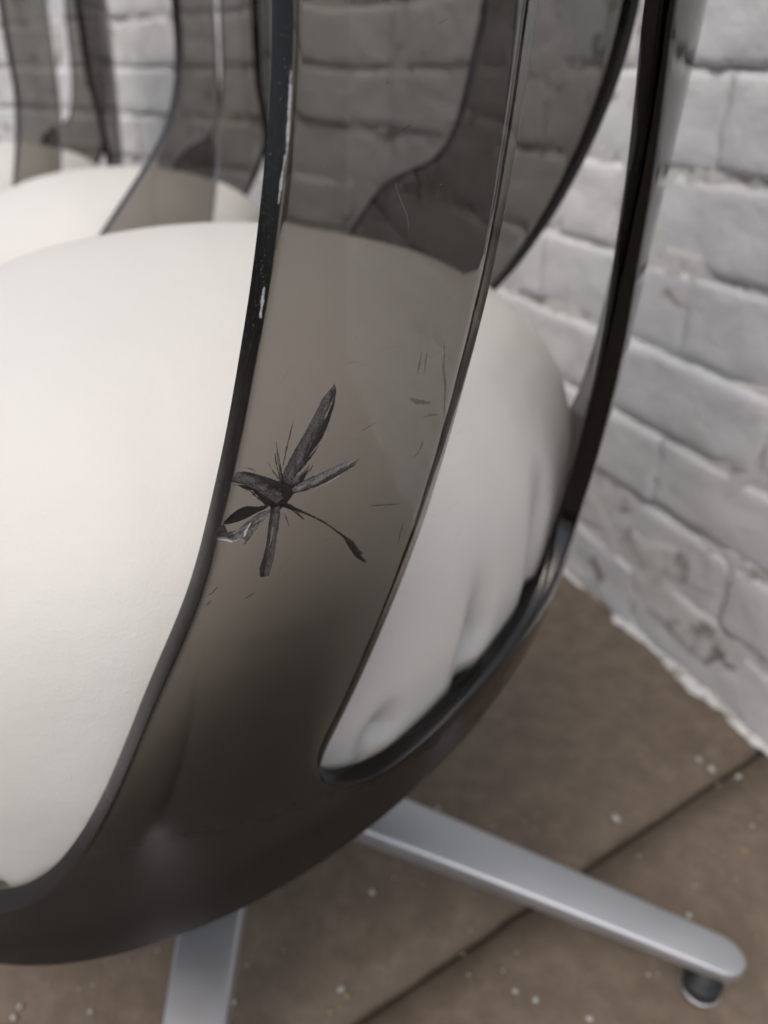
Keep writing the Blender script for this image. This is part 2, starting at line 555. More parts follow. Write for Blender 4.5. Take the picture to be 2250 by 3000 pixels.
RIM = [(-66.8, .64), (-66.4, .70), (-64.6, .755), (-61.5, .785), (-55, .80), (-40, .805), (-18, .806), (5, .805), (22, .80), (32, .785), (37.8, .755), (39.8, .70), (40.6, .64),
       (40.7, .61), (42.7, .552), (45, .506), (48.7, .477), (53, .470), (57, .468), (61, .453), (65, .43), (68, .407), (71, .385), (75, .36), (80, .335), (87, .315), (96, .303), (115, .297),
       (135, .296), (160, .295), (185, .295), (210, .295), (235, .296), (250, .296),
       (258.3, .2965), (261.4, .2985), (264.7, .3044), (268.2, .3165), (270.9, .3286), (274.0, .3467), (276.9, .3675), (279.1, .3847), (280.9, .3984), (282.9, .4129), (284.9, .4303),
       (286.7, .4541), (287.8, .4677), (289.0, .4871), (290.0, .5050), (291.0, .5224), (291.7, .5399), (292.3, .553), (292.9, .5731), (293.1, .5859)]
SLOT_NEAR = [(-52.1, .62), (-52.29, .5863), (-52.6, .5568), (-53.1, .5309), (-53.75, .5066), (-54.6, .4855), (-55.6, .464), (-56.75, .4423), (-58.4, .4157), (-60.4, .3901),
             (-62.75, .3646), (-64.9, .3442), (-66.45, .3309), (-67.5, .3211), (-67.8, .313), (-67.5, .3050), (-66.5, .2970), (-64.0, .2870), (-59.6, .2770), (-55.0, .2745),
             (-49.7, .2750), (-43, .2735), (-37, .2730), (-32.5, .2770), (-29.3, .2875), (-27.4, .305), (-26.5, .335), (-26.4, .37), (-26.9, .40), (-28.0, .44), (-29.5, .48), (-31, .52),
             (-33, .555), (-35, .59), (-35.6, .64), (-36, .69), (-38, .715), (-43, .724), (-48.5, .715), (-51.4, .69)]
SLOT_FAR = [(10.4, .62), (11.3, .5716), (15.7, .5066), (22, .4365), (29.4, .3763), (35.8, .3415), (40, .32), (42, .304), (41, .29), (36, .28), (26, .275), (14, .275), (4, .281),
            (-2, .300), (-4.5, .34), (-5, .40), (-5, .47), (-4.6, .56), (-4.2, .64), (-3.8, .69), (-1, .715), (3, .722), (7, .715), (9.6, .69)]
TH_AC = 0.0098
def build_shell(rim):
    loops = [resample(rim, 0.0035, sigma=0.012), resample(SLOT_NEAR, 0.003, sigma=0.004), resample(SLOT_FAR, 0.0035, sigma=0.006)]
    # interior points: rings
    pts = []
    for s in np.arange(0.006, 0.80, 0.007):
        rad = float(surf(0.0, s)[0])
        n = max(6, int(2 * math.pi * rad / 0.0075))
        a = (np.arange(n) + (0.5 if int(s / 0.007) % 2 else 0)) * 2 * math.pi / n
        pts.append(np.stack([s*np.cos(a), s*np.sin(a)], -1))
    pts = np.concatenate(pts)
    ok = inside(loops[0], pts) & ~inside(loops[1], pts) & ~inside(loops[2], pts)
    pts = pts[ok]
    Qp = plane_surf(pts)
    allb = np.concatenate([plane_surf(l) for l in loops])
    keep = np.ones(len(pts), bool)
    for k in range(0, len(pts), 1000):
        d = np.linalg.norm(Qp[k:k+1000, None] - allb[None], axis=-1).min(1)
        keep[k:k+1000] = d > 0.0032
    pts = pts[keep]
    verts, edges, li = [], [], []
    for l in loops:
        b = len(verts)
        verts += [Vector(p) for p in l]
        edges += [(b + i, b + (i + 1) % len(l)) for i in range(len(l))]
        li.append(list(range(b, b + len(l))))
    verts += [Vector(p) for p in pts]
    vo, eo, fo, ov, oe, of = delaunay_2d_cdt(verts, edges, [], 0, 1e-7)
    P = np.array([tuple(v) for v in vo])
    back = {}
    for k, lst in enumerate(ov):
        for i in lst: back[i] = k
    tri = np.array([f for f in fo if len(f) == 3])
    cen = P[tri].mean(1)
    ok = inside(loops[0], cen) & ~inside(loops[1], cen) & ~inside(loops[2], cen)
    tri = tri[ok]
    N = normals(P)
    O = plane_surf(P)
    I = O - N * TH_AC
    nV = len(P)
    V = [*O, *I]
    F = []
    # orient triangles outward
    for a, b, c in tri:
        nn = np.cross(O[b] - O[a], O[c] - O[a])
        if np.dot(nn, N[a]) < 0: b, c = c, b
        F.append((a, b, c)); F.append((nV + a, nV + c, nV + b))
    rho = 0.0013
    edge_faces = []
    for lk, (li_k, l) in enumerate(zip(li, loops)):
        slant = 0.0035 if lk == 0 else 0.0
        idx = [back[i] for i in li_k]
        m = len(idx)
        Pl = P[idx]
        tan = np.roll(Pl, -1, 0) - np.roll(Pl, 1, 0)
        nrm2 = np.stack([tan[:, 1], -tan[:, 0]], -1)
        nrm2 /= np.linalg.norm(nrm2, axis=1, keepdims=True)
        tst = Pl + nrm2 * 2e-4
        inn = inside(loops[0], tst) & ~inside(loops[1], tst) & ~inside(loops[2], tst)
        if inn.mean() > 0.5: nrm2 = -nrm2
        Ol = O[idx]; Nl = N[idx]
        T3 = np.roll(Ol, -1, 0) - np.roll(Ol, 1, 0)
        B = np.cross(T3, Nl); B /= np.linalg.norm(B, axis=1, keepdims=True)
        st = plane_surf(Pl + nrm2 * 3e-4) - Ol
        if np.mean(np.sum(B * st, 1)) < 0: B = -B
        prof = []
        for a in (22, 45, 68, 90): prof.append((rho * math.sin(R(a)), -rho * (1 - math.cos(R(a)))))
        prof.append((rho * 1.04, -TH_AC * 0.5))
        for a in (90, 68, 45, 22): prof.append((rho * math.sin(R(a)), -TH_AC + rho * (1 - math.cos(R(a)))))
        rings = [idx]
        for pb, pn in prof:
            b0 = len(V)
            V += list(Ol + B * (pb + slant * -pn / TH_AC) + Nl * pn)
            rings.append(list(range(b0, b0 + m)))
        for i_, q_ in zip(idx, Ol + B * slant - Nl * TH_AC): V[nV + i_] = q_
        rings.append([nV + i for i in idx])
        for r0, r1 in zip(rings[:-1], rings[1:]):
            for i in range(m):
                j = (i + 1) % m
                if lk == 0 and 3 < rings.index(r0) < 7: edge_faces.append(len(F))
                F.append((r0[i], r0[j], r1[j], r1[i]))
    me = mesh_from("shell", V, F)
    me.materials.append(M['acrylic']); me.materials.append(M['acrylic_edge'])
    for fi in edge_faces: me.polygons[fi].material_index = 1
    bm = bmesh.new(); bm.from_mesh(me)
    bmesh.ops.recalc_face_normals(bm, faces=bm.faces)
    bm.to_mesh(me); bm.free()
    return me, loops
SHELL, LOOPS = build_shell(RIM)
# the farther chairs' uprights sweep forward higher up
RIM_B = ([(-61, .64), (-61, .70), (-60.5, .755), (-58.5, .785)] + [p for p in RIM if -56 < p[0] < 170] + [(185, .287), (205, .289), (222, .300), (236, .33), (247, .36), (256, .39), (264, .42), (272, .45),
         (279.5, .48), (286, .508), (291.5, .535), (295.5, .565), (298, .60)])
SHELL_B, _ = build_shell(RIM_B)
SHELL_B.polygons.foreach_set('use_smooth', [True] * len(SHELL_B.polygons))

S_RIM = 0.272
def cushion_mesh(folds, seed, nth=360):
    """puffy round seat: domed top, sides tucked into the bowl with gathered folds"""
    V, F = [], []
    th = np.linspace(-math.pi, math.pi, nth, endpoint=False)
    ss = np.linspace(0.228, 0.60, 300)
    A_, S_ = np.meshgrid(th, ss, indexing='ij')
    PP = np.stack([S_*np.cos(A_), S_*np.sin(A_)], -1)
    G = plane_surf(PP) - normals(PP) * TH_AC        # the bowl's inner face, to read its radius at a height
    ZT = 0.474
    rows = [('lo', z) for z in np.linspace(0, 0.97, 34)] + [('up', R(a)) for a in np.linspace(0, 88, 48)]
    off = Vector((seed, 3.1, 7.7))
    rimz = surf(th, np.full(nth, S_RIM))[:, 2]
    PL = np.stack([0.256*np.cos(th), 0.256*np.sin(th)], -1)
    zlow = (plane_surf(PL) - normals(PL) * TH_AC)[:, 2] + 0.004
    def wall_r(k, z):
        g = G[k]
        return np.interp(z, g[:, 2], np.hypot(g[:, 0], g[:, 1]))
    for kind, t in rows:
        for k in range(nth):
            b = (1 + math.cos(th[k] - PHI)) / 2
            zbot = zlow[k]
            z0 = max(0.335 + (b - .5) * 0.07, rimz[k] + 0.02)
            Rm = wall_r(k, z0) - 0.004 + 0.0035 * max(0, 2 * b - 1)
            if kind == 'lo':
                z = zbot + (z0 - zbot) * t
                r = min(Rm - 0.006 * (1 - t)**2, wall_r(k, z) - 0.004 + 0.0035 * max(0, 2 * b - 1))
            else:
                n = 2.7 + 0.4 * max(0, 2 * b - 1)
                c, s_ = max(math.cos(t), 0), math.sin(t)
                r = Rm * c ** (2 / n)
                z = z0 + (ZT - z0) * s_ ** (2 / n)
            z -= 0.034 * (1 - b) ** 1.3 * min(1, r / 0.2) ** 1.5 * (t / R(90) * 0.35 + 0.65 if kind == 'up' else 0.65 * t)
            z -= 0.020 * b ** 1.5 * min(1, r / 0.21) ** 2 * (1 if kind == 'up' else t)
            dr_ = 0.0
            for (f, amp, wd, top) in folds:
                d = math.degrees(th[k]) - f
                d = (d + 180) % 360 - 180
                if abs(d) > 16: continue
                up = (z - rimz[k]) / top
                hgt = math.exp(-max(0.0, up - 0.35) ** 2 / 0.22) * (0.30 + 0.70 * min(1.0, max(0.0, up / 0.40)))
                lean = d - 1.2 * up
                dr_ -= amp * hgt * math.exp(-(lean / wd) ** 2)
            x = r * math.cos(th[k]); y = r * math.sin(th[k])
            w = 0.0018 * noise.noise(Vector((x * 11, y * 11, z * 11)) + off) + 0.0006 * noise.noise(Vector((x * 34, y * 34, z * 34)) + off)
            fade = min(1, r / 0.08)
            rr = r + (dr_ + w) * fade
            rr = min(rr, wall_r(k, z) - 0.0015) if z < 0.42 else rr
            V.append((rr * math.cos(th[k]), rr * math.sin(th[k]), z + w * 0.7 * (1 if kind == 'up' else 0.2)))
    nr = len(rows)
    A = np.array(V).reshape(nr, nth, 3)
    for _ in range(14):                              # ease the side into the dome
        A[18:56] = 0.5 * A[18:56] + 0.25 * (A[17:55] + A[19:57])
    V = [tuple(p) for p in A.reshape(-1, 3)]
    for i in range(nr - 1):
        for k in range(nth):
            k2 = (k + 1) % nth
            F.append((i*nth + k, i*nth + k2, (i+1)*nth + k2, (i+1)*nth + k))
    V.append((0, 0, ZT + 0.0004)); F += [((nr-1)*nth + k, (nr-1)*nth + (k+1) % nth, len(V)-1) for k in range(nth)]
    V.append((0, 0, 0.25)); F += [((k+1) % nth, k, len(V)-1) for k in range(nth)]
    return mesh_from("cushion", V, F)
FOLDS = [(-32, .019, 2.1, .044), (-46, .017, 1.9, .040), (-60, .011, 1.7, .032), (-72, .004, 1.8, .02), (-97, .010, 1.8, .028), (-106, .012, 1.7, .03), (-118, .010, 2, .03), (-135, .006, 2.2, .03), (-158, .007, 2, .03),
         (176, .006, 2, .03), (152, .007, 2, .03), (128, .006, 2.1, .03), (104, .007, 2, .03), (80, .006, 2, .03), (58, .007, 2, .03), (36, .007, 2, .03), (14, .007, 2, .03), (-8, .007, 2, .03)]
CUSH = cushion_mesh(FOLDS, 1.0)
def shade_liner_mesh():
    """added dark liner in the bowl, standing in for the shade under the cushion"""
    V, F = [], []
    n = 160
    th = np.linspace(-math.pi, math.pi, n, endpoint=False)
    ss = np.linspace(0.03, S_RIM - 0.012, 30)
    for lay, offs in ((0, TH_AC + 0.002), (1, TH_AC + 0.007)):
        for s_ in (ss if lay == 0 else ss[::-1]):
            P = np.stack([s_*np.cos(th), s_*np.sin(th)], -1)
            V += list(plane_surf(P) - normals(P) * offs)
    m = 2 * len(ss)
    for i in range(m - 1):
        for k in range(n):
            k2 = (k + 1) % n
            F.append((i*n + k, i*n + k2, (i+1)*n + k2, (i+1)*n + k))
    F.append(tuple(range(n))[::-1]); F.append(tuple((m-1)*n + k for k in range(n)))
    return mesh_from("bowl_shade_liner", V, F)
SHADE_LINER = shade_liner_mesh()

def revolve(pts, n=40):
    V, F = [], []
    for r, z in pts:
        for k in range(n):
            a = 2 * math.pi * k / n
            V.append((r * math.cos(a), r * math.sin(a), z))
    for i in range(len(pts) - 1):
        for k in range(n):
            k2 = (k + 1) % n
            F.append((i*n + k, i*n + k2, (i+1)*n + k2, (i+1)*n + k))
    V.append((0, 0, pts[0][1])); F += [((k+1) % n, k, len(V)-1) for k in range(n)]
    V.append((0, 0, pts[-1][1])); F += [((len(pts)-1)*n + k, (len(pts)-1)*n + (k+1) % n, len(V)-1) for k in range(n)]
    return V, F
def leg_mesh():
    """flat tapering cast blade along +x, rounded tip, falling towards the foot"""
    L0, L1 = 0.030, 0.374
    V, F = [], []
    st = []
    for x in np.linspace(L0, L1 - 0.014, 22): st.append((x, None))
    for a in np.linspace(12, 86, 8): st.append((L1 - 0.014 + 0.014 * math.sin(R(a)), math.cos(R(a))))
    sec_n = 14
    for x, tip in st:
        f = (x - L0) / (L1 - L0)
        hw = (0.0222 - 0.0085 * f)
        if tip is not None: hw = 0.0132 * tip + 0.0006
        top = 0.088 - 0.033 * f - 0.010 * f * f
        thk = 0.020 - 0.010 * f
        rb = min(0.003, hw * 0.6)
        ring = []
        for (cx, cz, a0) in ((hw - rb, top - rb, 0), (-hw + rb, top - rb, 90), (-hw + rb * 1.0, top - thk + rb, 180), (hw - rb, top - thk + rb, 270)):
            for a in (0, 30, 60, 90):
                ring.append((x, cx + rb * math.cos(R(a0 + a)), cz + rb * math.sin(R(a0 + a))))
        V += ring
    m = 16
    for i in range(len(st) - 1):
        for k in range(m):
            k2 = (k + 1) % m
            F.append((i*m + k, i*m + k2, (i+1)*m + k2, (i+1)*m + k))
    F.append(tuple(range(m))[::-1]); F.append(tuple((len(st)-1)*m + k for k in range(m)))
    return mesh_from("leg", V, F)
LEG = leg_mesh()
GLIDE = mesh_from("foot", *revolve([(0.0105, 0.0005), (0.0122, 0.002), (0.0127, 0.006), (0.0127, 0.013), (0.0118, 0.0155), (0.0095, 0.0165), (0.0095, 0.0335)], 36))
GRING = mesh_from("foot_ring", *revolve([(0.0128, 0.0022), (0.0134, 0.003), (0.0134, 0.0048), (0.0128, 0.0056)], 36))
HUB = mesh_from("hub", *revolve([(0.040, 0.044), (0.044, 0.047), (0.046, 0.054), (0.046, 0.076), (0.043, 0.082), (0.030, 0.086), (0.026, 0.090), (0.026, 0.135)], 48))
PLATE = mesh_from("mounting_plate", *revolve([(0.055, 0.1355), (0.058, 0.137), (0.058, 0.1455), (0.055, 0.1475)], 48))

def make_chair(loc, rz, legs_rz):
    root = empty("lounge_chair", (loc[0], loc[1], 0), rz)
    sh = link("shell", SHELL, M["acrylic"], root)
    link("cushion", CUSH, M["leather"], root)
    link("bowl_shade_liner", SHADE_LINER, M["shade_liner"], root)
    link("hub", HUB, M["alu"], root)
    link("mounting_plate", PLATE, M["bright"], root)
    for k in range(5):
        a = legs_rz + R((0, 73, 146, 219, 292)[k])
        lg = link("leg", LEG, M["alu"], root)
        lg.rotation_euler.z = a
        ft = link("foot", GLIDE, M["rubber"], lg)
        ft.location = (0.354, 0, 0)
        fr = link("foot_ring", GRING, M["alu"], lg)
        fr.location = (0.354, 0, 0)
    return root, sh
chair, shell = make_chair((-.1135, .421), 0, R(-21))
tag(chair, "smoked acrylic bowl chair with a star-shaped fracture on its upright, closest to the camera", "chair", "smoked acrylic chairs with white cushions")

# ------------------------------------------------------------------ damage on the near upright, with its glints painted on
PET = {'P1': [(-65.65, 0.48842), (-65.554, 0.48591), (-65.696, 0.48136), (-66.216, 0.47473), (-66.776, 0.46959), (-67.332, 0.46635), (-67.885, 0.46386), (-68.511, 0.4619), (-69.051, 0.46096), (-69.405, 0.4628), (-69.149, 0.46543), (-68.581, 0.46978), (-67.948, 0.47397), (-67.322, 0.47814), (-66.853, 0.48179), (-66.466, 0.48482), (-66.089, 0.4864)],
'P2': [(-63.836, 0.45816), (-64.29, 0.45579), (-65.351, 0.45472), (-66.478, 0.45378), (-67.35, 0.45354), (-67.971, 0.45401), (-68.587, 0.45445), (-68.721, 0.45633), (-68.25, 0.45741), (-67.317, 0.45797), (-65.899, 0.45834), (-64.856, 0.45865)],
'P3': [(-69.692, 0.4518), (-69.096, 0.45017), (-68.354, 0.44652), (-67.358, 0.44176), (-66.408, 0.43692), (-65.343, 0.43023), (-64.315, 0.42382), (-63.872, 0.41927), (-63.555, 0.41668), (-63.781, 0.41683), (-63.228, 0.41205), (-63.504, 0.41261), (-64.139, 0.41663), (-64.668, 0.42194), (-65.093, 0.42729), (-66.007, 0.43371), (-66.97, 0.43912), (-67.906, 0.44342), (-68.747, 0.44652), (-69.417, 0.44918)],
'P4': [(-70.547, 0.45066), (-69.942, 0.45026), (-69.947, 0.44697), (-70.114, 0.44315), (-70.389, 0.43736), (-70.468, 0.43451), (-70.733, 0.42985), (-71.07, 0.42596), (-71.652, 0.42709), (-71.641, 0.43016), (-71.344, 0.43386), (-71.039, 0.43836), (-70.79, 0.44457)],
'P5': [(-70.805, 0.4536), (-71.472, 0.45408), (-72.183, 0.45582), (-72.774, 0.45573), (-73.308, 0.45474), (-73.702, 0.45349), (-73.877, 0.45223), (-73.302, 0.45157), (-72.413, 0.45149), (-71.577, 0.45229), (-70.896, 0.45257)],
'P6': [(-70.615, 0.45121), (-70.951, 0.44903), (-71.591, 0.44704), (-72.254, 0.44385), (-72.71, 0.44187), (-72.562, 0.44364), (-72.838, 0.44502), (-73.328, 0.44496), (-73.775, 0.44684), (-74.402, 0.44862), (-74.441, 0.45009), (-74.176, 0.45199), (-73.819, 0.45153), (-73.661, 0.44864), (-73.0, 0.44819), (-72.291, 0.45005), (-71.518, 0.45137)],
'P7': [(-72.99, 0.46644), (-72.511, 0.46899), (-71.818, 0.46784), (-71.135, 0.46553), (-70.439, 0.46314), (-69.735, 0.46028), (-69.657, 0.45456), (-70.28, 0.45337), (-70.551, 0.4555), (-71.089, 0.45928), (-71.641, 0.46145), (-72.311, 0.46454)],
'P8': [(-72.943, 0.46523), (-72.332, 0.46343), (-71.654, 0.4607), (-71.013, 0.45472), (-70.586, 0.45317), (-70.269, 0.45416), (-70.825, 0.45722), (-71.363, 0.46056), (-72.041, 0.4635)],
'PC': [(-70.512, 0.4582), (-69.73, 0.46067), (-68.563, 0.45682), (-68.738, 0.45475), (-69.144, 0.45272), (-69.393, 0.45119), (-69.862, 0.45051), (-70.45, 0.45209)],
'P9': [(-69.359, 0.46036), (-68.523, 0.46074), (-67.984, 0.46128), (-67.547, 0.46322), (-67.72, 0.46077), (-67.933, 0.45839), (-68.408, 0.45692), (-69.001, 0.45868)],
'S1': [(-69.782, 0.47484), (-69.682, 0.47019), (-69.563, 0.46503), (-69.442, 0.45973), (-69.735, 0.46028), (-69.744, 0.46535), (-69.811, 0.47042)],
'S2': [(-68.624, 0.47991), (-68.813, 0.47581), (-69.125, 0.47074), (-69.423, 0.46554), (-69.465, 0.46581), (-69.233, 0.47092), (-68.88, 0.4763)],
'S3': [(-70.483, 0.46913), (-70.115, 0.46525), (-69.776, 0.46173), (-69.831, 0.46156), (-70.189, 0.46519)],
'S4': [(-72.321, 0.46961), (-71.893, 0.46964), (-71.523, 0.46828), (-71.261, 0.4667), (-71.563, 0.46804), (-71.899, 0.46932)],
'S5': [(-69.61, 0.44917), (-69.413, 0.44627), (-69.196, 0.44137), (-69.494, 0.44602)]}
def polar(L):
    L = np.array(L, float); a = np.radians(L[:, 0])
    return np.stack([L[:, 1]*np.cos(a), L[:, 1]*np.sin(a)], -1)
CRACK_C = polar([(-69.87, 0.4554)])[0]
def sheet(name, P2, mat, lift, relief, step, axis_from=None):
    """a shallow relief on the outer surface inside the plane outline P2, with uv along/across and an edge attribute"""
    # local metric: stretch so that distances match the surface
    c = P2.mean(0)
    e = 1e-4
    er = c / np.linalg.norm(c); et = np.array([-er[1], er[0]])
    sr = np.linalg.norm(plane_surf(c + er*e) - plane_surf(c)) / e
    stt = np.linalg.norm(plane_surf(c + et*e) - plane_surf(c)) / e
    A = np.stack([et * stt, er * sr])            # plane -> metric
    Ai = np.linalg.inv(A)
    m = (P2 - c) @ A.T
    mc = np.vstack([m, m[:1]])
    d = np.r_[0, np.cumsum(np.linalg.norm(np.diff(mc, axis=0), axis=1))]
    n = max(10, int(d[-1] / step))
    tt = np.linspace(0, d[-1], n, endpoint=False)
    ml = np.stack([np.interp(tt, d, mc[:, 0]), np.interp(tt, d, mc[:, 1])], -1)
    r2 = np.random.default_rng(len(name) * 7 + n)
    ml = ml + r2.normal(size=ml.shape) * step * 0.16
    lo, hi = ml.min(0), ml.max(0)
    gx, gy = np.meshgrid(np.arange(lo[0], hi[0], step * 0.8), np.arange(lo[1], hi[1], step * 0.8))
    g = np.stack([gx.ravel(), gy.ravel()], -1)
    if len(g):
        g = g[inside(ml, g)]
    if len(g):
        dd = np.linalg.norm(g[:, None] - ml[None], axis=-1).min(1)
        g = g[dd > step * 0.4]
    vs = [Vector(p) for p in np.vstack([ml, g])]
    vo, eo, fo, ov, oe, of = delaunay_2d_cdt(vs, [(i, (i+1) % n) for i in range(n)], [], 0, 1e-9)
    q = np.array([tuple(v) for v in vo])
    tri = np.array([f for f in fo if len(f) == 3])
    tri = tri[inside(ml, q[tri].mean(1))]
    dist = np.array([np.min(np.linalg.norm(p - ml, axis=1)) for p in q])
    wmax = max(dist.max(), step)
    edge = np.clip(dist / (0.6 * wmax), 0, 1)
    if axis_from is not None:
        o = (axis_from - c) @ A.T
        far = ml[np.argmax(np.linalg.norm(ml - o, axis=1))]
    else:
        o = ml[0]; far = ml[np.argmax(np.linalg.norm(ml - o, axis=1))]
    ax = far - o; Ln = np.linalg.norm(ax); ax = ax / Ln; ay = np.array([-ax[1], ax[0]])
    uu = ((q - o) @ ax) / 0.010; vv = ((q - o) @ ay) / 0.010
    P = q @ Ai.T + c
    N = normals(P); O = plane_surf(P)
    h = lift + relief * (np.sqrt(edge) * 0.7 + 0.3 * r2.random(len(q)) * edge)
    V = O + N * h[:, None]
    F = []
    for a, b, c3 in tri:
        if np.dot(np.cross(V[b] - V[a], V[c3] - V[a]), N[a]) < 0: b, c3 = c3, b
        F.append((a, b, c3))
    me = mesh_from(name, V, F)
    at = me.attributes.new("edge", 'FLOAT', 'POINT')
    at.data.foreach_set("value", edge.astype(np.float32))
    sa = me.attributes.new('side', 'FLOAT', 'POINT')
    mid = np.median(vv); rg = max(1e-6, np.abs(vv - mid).max())
    sa.data.foreach_set('value', (0.5 + 0.5 * (vv - mid) / rg).astype(np.float32))
    uvl = me.uv_layers.new(name="UVMap")
    for lp in me.loops:
        uvl.data[lp.index].uv = (uu[lp.vertex_index], vv[lp.vertex_index])
    return me
fr_mat = {'P1': 'crack', 'P2': 'crack_pale', 'P6': 'crack_pale', 'PC': 'crack_black', 'P7': 'crack', 'P8': 'crack_black', 'P3': 'crack_black', 'P5': 'crack_black'}
for k, (nm, L) in enumerate(PET.items()):
    Q2 = polar(L); cc = Q2.mean(0); Q2 = (Q2 - cc) * 1.05 + cc
    if nm[0] == "P": Q2 = Q2 + (CRACK_C - cc) * 0.05
    me = sheet("fracture_blade", Q2, None, 0.00012 + 0.00005 * (k % 4), 0.00022, 0.00042, CRACK_C)
    o = link("fracture_blade", me, M[fr_mat.get(nm, 'crack')], shell)

MARKS = {'twin1': [(-59.201, 0.48896), (-59.329, 0.48582), (-59.471, 0.48077)],
'twin2': [(-58.79, 0.48789), (-58.853, 0.485), (-58.957, 0.47983)],
'smudge': [(-60.09, 0.47303), (-59.702, 0.47109), (-59.09, 0.46945), (-58.141, 0.46733)],
'long': [(-57.426, 0.48972), (-57.308, 0.48457), (-57.308, 0.4791), (-57.002, 0.47128), (-56.988, 0.46463), (-56.887, 0.45804)],
'hook': [(-58.926, 0.46259), (-58.402, 0.46286), (-57.482, 0.46109)],
'arc': [(-58.68, 0.45319), (-58.963, 0.44956), (-59.653, 0.44732)],
'dash1': [(-63.46, 0.43718), (-62.529, 0.43508), (-61.484, 0.43272), (-60.405, 0.4301)],
'tick1': [(-74.663, 0.43008), (-75.149, 0.42843), (-75.539, 0.42774)],
'tick2': [(-75.214, 0.42579), (-75.784, 0.42404)],
'tick3': [(-72.024, 0.42206), (-72.893, 0.42087)],
'tick4': [(-60.154, 0.42103), (-60.397, 0.41698), (-60.541, 0.41162)],
'scratch': [(-62.122, 0.5507), (-61.879, 0.54593), (-61.458, 0.54042), (-60.782, 0.53353), (-60.616, 0.52818), (-60.332, 0.52078)],
'fine1': [(-60.898, 0.56827), (-60.216, 0.56848), (-59.572, 0.56859)],
'fine2': [(-59.324, 0.5807), (-58.601, 0.58228)],
'fine3': [(-62.378, 0.56807), (-62.285, 0.56935)],
'fine4': [(-61.372, 0.55689), (-60.635, 0.5582)],
'fine5': [(-64.113, 0.4673), (-63.257, 0.46833), (-62.47, 0.46911)],
'fine6': [(-70.334, 0.42631), (-69.678, 0.42906), (-69.195, 0.43048)],
'chip': [(-67.754, 0.57332), (-67.842, 0.5684), (-67.969, 0.56335), (-68.1, 0.55814), (-68.236, 0.55278)],
'chip2': [(-68.256, 0.55435), (-68.556, 0.54815), (-68.798, 0.54255)],
'chip3': [(-69.831, 0.52319), (-70.059, 0.51874), (-70.259, 0.5137)],
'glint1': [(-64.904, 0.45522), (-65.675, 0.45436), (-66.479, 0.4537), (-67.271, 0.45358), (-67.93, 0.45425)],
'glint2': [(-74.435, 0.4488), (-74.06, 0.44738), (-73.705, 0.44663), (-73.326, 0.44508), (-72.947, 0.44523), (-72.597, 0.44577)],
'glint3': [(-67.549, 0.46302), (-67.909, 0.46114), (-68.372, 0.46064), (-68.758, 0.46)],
'feather1': [(-66.147, 0.47308), (-66.932, 0.4691), (-67.716, 0.46589)],
'feather2': [(-65.761, 0.48442), (-66.192, 0.47996), (-66.662, 0.47627)],
'feather3': [(-70.358, 0.44783), (-70.601, 0.44166), (-70.913, 0.43637)],
'feather5': [(-71.915, 0.45012), (-72.342, 0.44731), (-72.627, 0.44419)],
'spike1': [(-69.725, 0.46105), (-69.926, 0.46835), (-69.948, 0.47215)],
'spike2': [(-68.543, 0.45879), (-67.525, 0.46119), (-67.355, 0.46324)],
'spike3': [(-72.539, 0.45647), (-73.088, 0.45473), (-73.577, 0.45247)],
'spike4': [(-72.597, 0.46465), (-71.79, 0.46133), (-71.138, 0.45623)],
'spike5': [(-69.252, 0.45008), (-68.52, 0.44562), (-68.152, 0.44268)]}
MW = {'glint1': (.00035, 'chip'), 'glint2': (.0006, 'chip'), 'glint3': (.0003, 'pale_mark'), 'feather1': (.0009, 'pale_mark'), 'feather2': (.0009, 'pale_mark'), 'feather3': (.0006, 'pale_mark'), 'feather5': (.001, 'chip'),  # glint strokes are painted highlights in the chip and pale scratch colours
      'spike1': (.0005, 'black_mark'), 'spike2': (.0007, 'black_mark'), 'spike3': (.0005, 'black_mark'), 'spike4': (.0006, 'black_mark'), 'spike5': (.0006, 'black_mark'), 'twin1': (.0008, 'scuff'), 'twin2': (.0007, 'scuff'), 'smudge': (.0020, 'scuff'), 'long': (.0012, 'scuff'), 'hook': (.0009, 'scuff'), 'arc': (.0005, 'dark_mark'),
      'dash1': (.0006, 'dark_mark'), 'tick1': (.0006, 'dark_mark'), 'tick2': (.0005, 'dark_mark'), 'tick3': (.0005, 'dark_mark'), 'tick4': (.0007, 'dark_mark'),
      'scratch': (.00028, 'pale_mark'), 'fine1': (.0003, 'pale_mark'), 'fine2': (.0003, 'dark_mark'), 'fine3': (.0004, 'dark_mark'), 'fine4': (.0003, 'dark_mark'),
      'fine5': (.0004, 'dark_mark'), 'fine6': (.0003, 'pale_mark'), 'chip': (.0009, 'chip'), 'chip2': (.0008, 'chip'), 'chip3': (.0012, 'chip')}
def stroke(pts, w, seed):
    """outline of a tapering uneven stroke on the surface, as plane points"""
    P = polar(pts)
    r2 = np.random.default_rng(seed)
    d = np.r_[0, np.cumsum(np.linalg.norm(np.diff(P, axis=0), axis=1))]
    n = max(8, int(d[-1] / 0.0011))
    t = np.linspace(0, d[-1], n)
    C = np.stack([np.interp(t, d, P[:, 0]), np.interp(t, d, P[:, 1])], -1)
    T = np.gradient(C, axis=0); T /= np.linalg.norm(T, axis=1, keepdims=True)
    Nn = np.stack([-T[:, 1], T[:, 0]], -1)
    er = C / np.linalg.norm(C, axis=1, keepdims=True)
    # plane is stretched tangentially by about s/r
    f = np.abs(np.sum(Nn * np.stack([-er[:, 1], er[:, 0]], -1), 1)) * (np.linalg.norm(C, axis=1) / 0.243 - 1) + 1
    wv = w / 2 * np.sin(np.pi * np.clip((t / d[-1]) * 0.9 + 0.05, 0, 1)) ** 0.5 * (0.7 + 0.6 * r2.random(n)) * f
    return np.vstack([C + Nn * wv[:, None], (C - Nn * wv[:, None])[::-1]])
